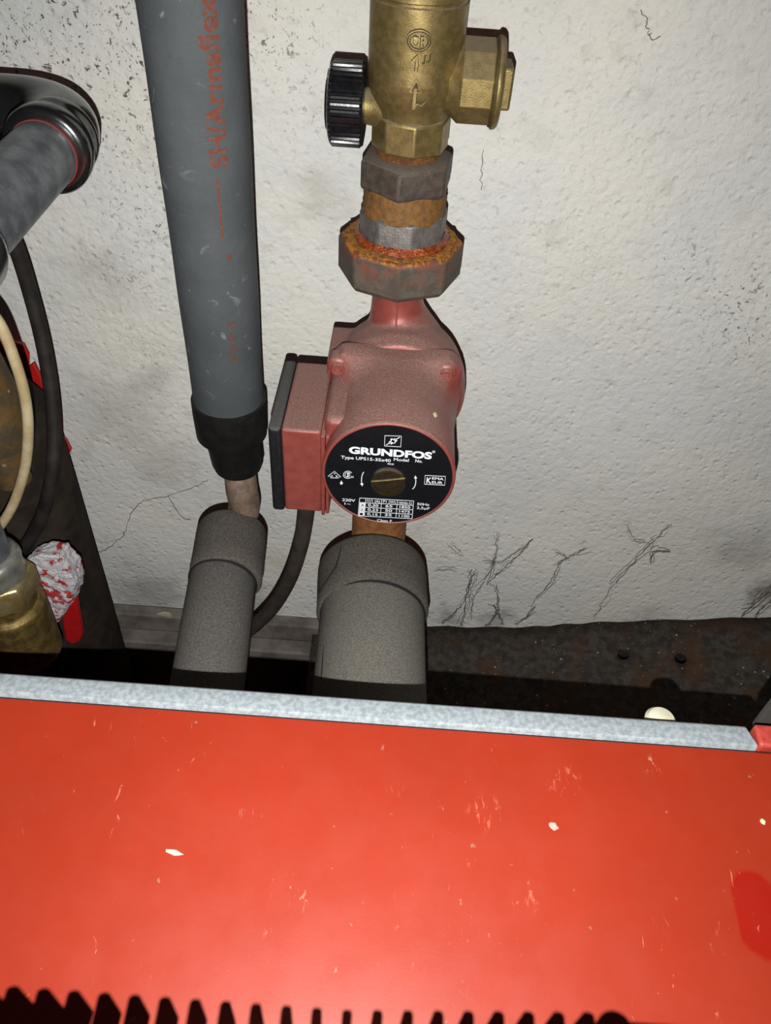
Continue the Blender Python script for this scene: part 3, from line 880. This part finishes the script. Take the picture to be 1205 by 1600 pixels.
def ink(s, zb, zt, ang, h, bold):
    v, f = text(s, bold, 0, 1.06)
    b = bmesh.new(); vs_ = [b.verts.new(p) for p in v]
    for q in f:
        try: b.faces.new([vs_[i] for i in q])
        except ValueError: pass
    bmesh.ops.triangulate(b, faces=b.faces)
    bmesh.ops.subdivide_edges(b, edges=b.edges, cuts=2, use_grid_fill=True)
    b.verts.index_update(); out = []
    for q in b.verts:
        z = zb + (zt - zb) * q.co.x; c = zr(z); a = ang - (q.co.y - .5) * h / rg
        rr = rg * 1.0085 + .0002
        out.append(c + Vector((math.sin(a) * rr, -math.cos(a) * rr, 0)))
    fs = [tuple(x.index for x in q.verts) for q in b.faces]; b.free()
    return obj('printed_lettering', MB().add(out, fs), 'orange', skin, ang=80)


def rz(px, py):
    P = at(px, py, Y=-.09 - .035 * (640 - py) / 640 - rg * .95); return P.z
def rang(px, py):
    P = at(px, py, Y=-.09 - .035 * (640 - py) / 640 - rg * .93); return math.asin(max(-1, min(1, (P.x - zr(P.z).x) / rg)))
ink('SH/Armaflex', rz(338, 258), rz(330, -6), (rang(331, 60) + rang(337, 230)) / 2, .0088, .03)
ink('I', rz(346, 372), rz(345, 276), rang(346, 320), .0011, .03)
ink('x', rz(358, 403), rz(357, 391), rang(358, 397), .0042, .03)
ink('DN', rz(367, 560), rz(364, 500), rang(365, 530), .0048, .0)
# black taped end
c1 = zr(at(358, 640, Y=-.09).z)
zt1 = at(358, 656, Y=-.115).z; zt2 = at(358, 716, Y=-.115).z; zt3 = at(362, 768, Y=-.108).z
cx = zr(zt2).x
tp = MB()
zc_ = [(rg * 1.02, zt1 + .0004), (rg + .0016, zt1), (rg + .0018, zt1 - .012), (rg + .0012, zt2), (rg - .0008, zt2 - .003), (rg - .0040, zt2 - .006), (rg - .0044, zt3 + .008), (rg - .0062, zt3 + .0015), (rg - .0115, zt3)]
Rr = []
for (r_, z) in zc_:
    c = zr(z); c.x += .0022 * max(0, min(1, (zt2 - z) / .02))
    Rr.append([c + Vector((math.cos(a), math.sin(a), 0)) * r_ * (1 + .008 * math.sin(2 * a + z * 200)) for a in [2 * math.pi * k / 48 for k in range(48)]])
obj('taped_end', MB().rings(Rr), 'tape', riser, ang=50)['label'] = 'black taped sleeve end'
# copper stub bending into the foam below
A2 = at(358, 797, Y=-.100); r2 = .0264
cs = [zr(zt3) + Vector((.002, 0, .006)), zr(zt3) + Vector((.003, 0, -.006)), Vector((A2.x + .008, -.088, A2.z + .010)), Vector((A2.x + .009, -.090, A2.z - .006)), Vector((A2.x + .004, -.10, A2.z - .022)), Vector((A2.x, -.13, A2.z - r2))]
obj('copper_stub', MB().tube(spline(cs, 8), .0118, 24), 'copper', riser)
q0 = Vector((A2.x - .0005, -.096, A2.z - r2)); q1 = Vector((A2.x + .0035, -.146, A2.z - r2 - .001))
sleeve('foam_collar', q0, q1, r2, 'foam2', riser)
e1 = on_axis_cyl(316, 1040, (A2.x + .004, A2.z - r2), .0240)
q2 = Vector((A2.x + .0010, -.138, A2.z - r2 - .001)); q3 = Vector((e1.x, e1.y, A2.z - r2 - .004)); q3 = q2 + (q3 - q2) * ((YB + .004 - q2.y) / (q3.y - q2.y))
sleeve('foam_sleeve', q2, q3, .0238, 'foam3', riser, .002, wob=.003)

shade_ring(Vector((q1.x - .0015, q1.y - .0006, q1.z)), .0239, riser)
# ------------------------------------------------------------------ steel elbow, top left
elb = thing('steel_elbow_pipe', (-.2, -.06, .62), 'shiny steel elbow and pipe with a red press mark, top left', 'pipe')
re_ = .0178
E0 = at(0, 172, Y=-.070); Rg_ = at(73, 237, Y=-.122)
zE = (E0.z + Rg_.z) / 2
xE = Rg_.x; yE = -.070; bend = .0325
arc = [(xE - .22, yE, zE), (xE - .12, yE, zE), (xE - bend - .005, yE, zE)]
arc += [(xE - bend + bend * math.sin(a), yE - bend + bend * math.cos(a), zE) for a in [math.pi / 2 * k / 14 for k in range(15)]]
yS = arc[-1][1]
arc += [(xE, yS - .006, zE)]
obj('elbow_bend', MB().tube(arc, .0178, 40), 'chrome', elb)
obj('elbow_socket', MB().lathe([(.0186, yS + .003), (.0196, yS), (.0196, yS - .004), (.0188, yS - .006), (.0192, yS - .009), (.0212, yS - .012), (.0214, yS - .019), (.0200, yS - .0215), (.0172, yS - .022)], (xE, 0, zE), 'y', 48), 'chrome', elb, ang=60)
obj('press_mark', MB().lathe([(.0162, yS - .0222), (.0164, yS - .0244)], (xE, 0, zE), 'y', 48), 'redmark', elb)
obj('steel_pipe', MB().lathe([(.0160, yS - .02), (.0160, -.30)], (xE, 0, zE), 'y', 48), 'galv', elb)
yc = -.232
obj('pipe_collar', MB().lathe([(.0170, yc + .012), (.0195, yc + .010), (.0208, yc + .006), (.0208, yc - .010), (.0198, yc - .02), (.0198, yc - .08)], (xE, 0, zE), 'y', 48), 'chrome', elb, ang=60)

# ------------------------------------------------------------------ left side: dark riser, old valve with red lever, cables
XD = at(75, 640, Y=-.065).x
dk = thing('sooty_lagged_pipe', (XD - .045, -.065, 0), 'sooty black lagged vertical pipe by the wall at the left edge', 'pipe')
zdt = at(45, 634, Y=-.08).z
obj('lagging', MB().lathe([(.045, 0), (.045, .2), (.045, zdt - .038), (.0415, zdt - .020), (.035, zdt - .008), (.026, zdt - .001), (.016, zdt + .001)], (XD - .045, -.065, 0), 'z', 48), 'darkpipe', dk)
obj('inner_pipe', MB().lathe([(.018, zdt - .01), (.018, .56)], (XD - .075, -.065, 0), 'z', 32), 'darkpipe', dk)
VX = at(-30, 650, Y=-.13).x
ov = thing('old_ball_valve', (VX, -.12, .36), 'rust-streaked brass ball valve at the left edge behind the cream cable', 'valve')
zv0, zv1 = at(5, 745, Y=-.15).z, at(5, 565, Y=-.14).z
obj('valve_body', MB().lathe([(.012, zv0 - .03), (.012, zv0), (.020, zv0 + .004), (.0225, zv0 + .018), (.0215, zv0 + .035), (.017, zv1 - .01), (.017, zv1)], (VX, -.12, 0), 'z', 40), 'valverust', ov)
lv = [at(x, y, Y=-.014) for x, y in ((36, 540), (44, 556), (44, 575), (52, 568), (64, 592), (78, 660), (92, 682), (103, 690), (111, 705), (104, 716), (92, 714), (74, 672), (40, 590), (20, 560), (0, 556), (-20, 556), (-20, 535), (10, 532))]
obj('lever', MB().prism(lv, (0, .004, 0)), 'redlever', ov, bevel=.001)['label'] = 'red lever handle'
cc = tag(obj('cream_cable', MB().tube(spline([at(x, y, Y=Y) for x, y, Y in ((-30, 470, -.16), (0, 507, -.16), (22, 560, -.16), (38, 615, -.16), (44, 670, -.16), (39, 730, -.16), (22, 785, -.16), (0, 822, -.16), (-25, 850, -.16))], 8), .0031, 14), 'cream'),
         'cream plastic cable curving down the left edge', 'cable')
bc = tag(obj('black_cable', MB().tube(spline([at(x, y, Y=Y) for x, y, Y in ((-10, 320, -.06), (24, 385, -.06), (48, 460, -.06), (68, 540, -.07), (81, 620, -.085), (85, 690, -.105), (81, 745, -.118), (68, 800, -.118), (45, 845, -.118), (20, 880, -.118))], 8), .0050, 14), 'cable'),
         'thick black cable hanging against the wall, left of the riser', 'cable')

# lower-left valve group
GX, GY = at(-17, 880, Y=-.17).x, -.17
lowv = thing('radiator_valve', (GX, GY, .30), 'zinc pipe with brass union valve, bottom left corner', 'valve')
rgx = .0160
zA = at(-8, 905, Y=GY - .016).z
obj('zinc_pipe', MB().lathe([(rgx, zA - .01), (rgx, .47)], (GX, GY, 0), 'z', 40), 'galv', lowv)
obj('press_collar', MB().lathe([(rgx + .0005, zA + .006), (rgx + .0042, zA + .004), (rgx + .0056, zA), (rgx + .0044, zA - .005), (rgx + .0050, zA - .009), (rgx + .0058, zA - .016), (rgx + .003, zA - .022)], (GX, GY, 0), 'z', 48), 'zinc', lowv, ang=60)
obj('hex_nut', MB().lathe([(rgx + .002, zA - .012), (rgx + .0085, zA - .0135), (rgx + .0105, zA - .017), (rgx + .0105, zA - .032), (rgx + .0075, zA - .036)], (GX, GY, 0), 'z', 6, a0=R_(-32)), 'brass2', lowv, bevel=.0014, seg=3)
obj('thread_ring', MB().lathe([(rgx + .006, zA - .034), (rgx + .0055, zA - .036), (rgx + .0055, zA - .044)], (GX, GY, 0), 'z', 40), 'brassdark', lowv)
obj('valve_body', MB().lathe([(rgx + .0065, zA - .042), (rgx + .0100, zA - .046), (rgx + .0100, zA - .10)], (GX, GY, 0), 'z', 40), 'brassdark', lowv, bevel=.001)
# limescale-crusted red handle behind it
hw = thing('red_valve_handle', at(85, 990, Y=-.13), 'red valve handle crusted with white limescale, bottom left', 'valve handle')
hp = [at(x, y, Y=-.14) for x, y in ((40, 875), (62, 868), (90, 870), (108, 890), (117, 912), (112, 940), (98, 960), (84, 982), (78, 975), (74, 950), (62, 930), (50, 900))]
obj('crusted_grip', MB().prism(hp, (0, .02, -.006)), 'deposit', hw, remesh=.0011, smooth=4)
tx = bpy.data.textures.new('crust', 'CLOUDS'); tx.noise_scale = .006; tx.noise_depth = 4
dm = hw.children[-1].modifiers.new('crust', 'DISPLACE'); dm.texture = tx; dm.strength = .004; dm.texture_coords = 'LOCAL'
lv = [at(x, y, Y=-.122) for x, y in ((92, 938), (112, 915), (118, 930), (129, 990), (126, 1002), (113, 1008), (101, 1000))]
obj('lever', MB().prism(lv, (0, .006, 0)), 'redlever', hw, bevel=.0015, seg=3)['label'] = 'smooth red lever tip'
P = at(85, 945, Y=-.125)
obj('spindle', MB().tube([P, P + Vector((-.03, -.02, -.012)), Vector((GX, GY, P.z - .02))], .006, 16), 'brassdark', hw)

# ------------------------------------------------------------------ cobwebs on the wall foot
def web(label, strands, m='web', rad=.0005):
    mb = MB()
    for s_ in strands:
        r0 = rad
        if isinstance(s_, tuple): r0, s_ = s_
        pts = spline([at(x, y, Y=-.0032 - .0006 * random.random()) for x, y in s_], 6)
        pts = [p + Vector((random.gauss(0, .0007), 0, random.gauss(0, .0007))) for p in pts]
        for k in range(2):
            q = spline([at(x + random.gauss(0, 4), y + random.gauss(0, 4), Y=-.0032 - .0006 * random.random()) for x, y in s_], 6)
            q = [p + Vector((random.gauss(0, .0007), 0, random.gauss(0, .0007))) for p in q]
            if len(s_) > 2 and m == 'web' and len(strands) > 1: mb.tube(q, r0 * .26, 4)
        mb.tube(pts, lambda t, r0=r0: r0 * .62 * (.45 + .75 * abs(math.sin(t * 9 + r0 * 1e5)) * (1 - .3 * t)), 5)
    return tag(obj('cobweb', mb, m, ang=80), label, 'cobweb')
web('bushy sooty cobweb on the wall right of the pump pipe', [
    (.0008, [(690, 975), (705, 962), (722, 945), (733, 920), (741, 895)]), (.0009, [(722, 978), (726, 950), (733, 910), (736, 890)]), (.0006, [(735, 970), (738, 940), (748, 920), (762, 900), (775, 870)]),
    (.0009, [(760, 978), (775, 960), (778, 940), (776, 915)]), (.0009, [(785, 975), (778, 955), (770, 945)]), (.0007, [(770, 905), (790, 885), (812, 865), (832, 842)]), (.0006, [(775, 870), (765, 900), (762, 915)]),
    (.0005, [(776, 832), (776, 860), (768, 890)]), (.0004, [(700, 850), (712, 862), (725, 870)]), (.0005, [(752, 875), (780, 878), (800, 868), (826, 850)]), (.0009, [(805, 975), (822, 965), (835, 950)]), (.0004, [(680, 892), (700, 890), (712, 893)])])
web('thin dark cobweb strand slanting across the wall above the steel sheet', [(.0008, [(838, 935), (860, 908), (875, 880)]), (.0006, [(822, 968), (838, 935)]), (.0007, [(875, 880), (895, 866), (918, 856)]), (.0005, [(866, 862), (880, 868), (884, 876)])])
web('long cobweb strand hanging up the right part of the wall', [(.0004, [(928, 968), (945, 935), (960, 912)]), (.0008, [(960, 912), (985, 885), (1010, 858), (1030, 838)]), (.0010, [(1018, 880), (1022, 862), (1045, 862)]), (.0005, [(1030, 838), (1038, 828), (1050, 820)]), (.0004, [(980, 818), (990, 840), (1008, 845)])])
web('sooty cobweb tangle at the right edge by the steel sheet', [(.0012, [(1160, 962), (1178, 945), (1205, 922)]), (.0010, [(1180, 965), (1190, 950), (1205, 940)]), (.0009, [(1168, 945), (1188, 932), (1205, 915)])])
web('faint cobweb on the wall between the lagged pipe and the riser', [(.0006, [(150, 865), (172, 855), (190, 840), (197, 828), (205, 800), (225, 782)]), (.0004, [(225, 782), (262, 775), (300, 762), (326, 750)]), (.0005, [(262, 775), (285, 808), (298, 812)])], 'webpale')
web('hair-thin dark fibre on the wall right of the brass valve plug', [(.0004, [(756, 235), (753, 265), (750, 300)])])
web('small curled dark fibre high on the right part of the wall', [(.0004, [(1003, 20), (1012, 38), (1013, 52), (1020, 63), (1032, 58)])])

# ------------------------------------------------------------------ unseen ribbed blocker on the casing, added and shaped for the toothed shadow
rk = thing('ribbed_blocker', (0, -.50, pz(-.5)), 'black ribbed rack added unseen for the toothed shadow across the bottom of the red casing', 'blocker')
TT = .42
def tip(px, py):
    return on_panel(px, py).lerp(LPOS, TT)
yt = tip(600, 1576).y; zt = tip(600, 1576).z
pitch = (on_panel(600 + 47.6, 1580).x - on_panel(600, 1577).x) * (1 - TT)
th = pitch * .33
base = None
x = tip(591, 1577).x
k0 = -15
for k in range(k0, 8):
    if base is None:
        poly = [(0, yt - .001, zt), (0, yt, zt - .002), (0, yt + .001, zt - .016), (0, yt - .03, zt - .016), (0, yt - .012, zt - .001)]
        base = obj('fin', MB().prism([Vector(p) - Vector((th / 2, 0, 0)) for p in poly], (th, 0, 0)), 'blocker', rk, bevel=.0006)
        o = base
    else:
        o = base.copy(); COL.objects.link(o)
    o.location = (x + k * pitch, .055 * max(0, k + 1) * pitch, 0)
xa_, xb_ = x + (k0 - 1) * pitch, x + 8.4 * pitch
obj('rail', MB().box(xa_, xb_ + .12, yt - .034, yt - .020, zt - .026, zt - .008), 'blocker', rk, bevel=.002)
yr = tip(1100, 1599).y
obj('end_rail', MB().box(xb_ - .002, xb_ + .12, yr - .03, yr, zt - .006, zt - .001), 'blocker', rk, bevel=.001)
obj('end_knob', MB().lathe([(.001, -.006), (.0028, -.0052), (.0038, -.003), (.0038, .003), (.0028, .0052), (.001, .006)], (tip(958, 1583).x, tip(958, 1585).y - .0030, zt - .003), 'z', 32), 'blocker', rk)
for xx in (xa_ + .01, xb_ - .01):
    obj('blocker_foot', MB().box(xx - .004, xx + .004, yt - .034, yt - .022, pz(yt - .028) - .0003, zt - .02), 'blocker', rk)
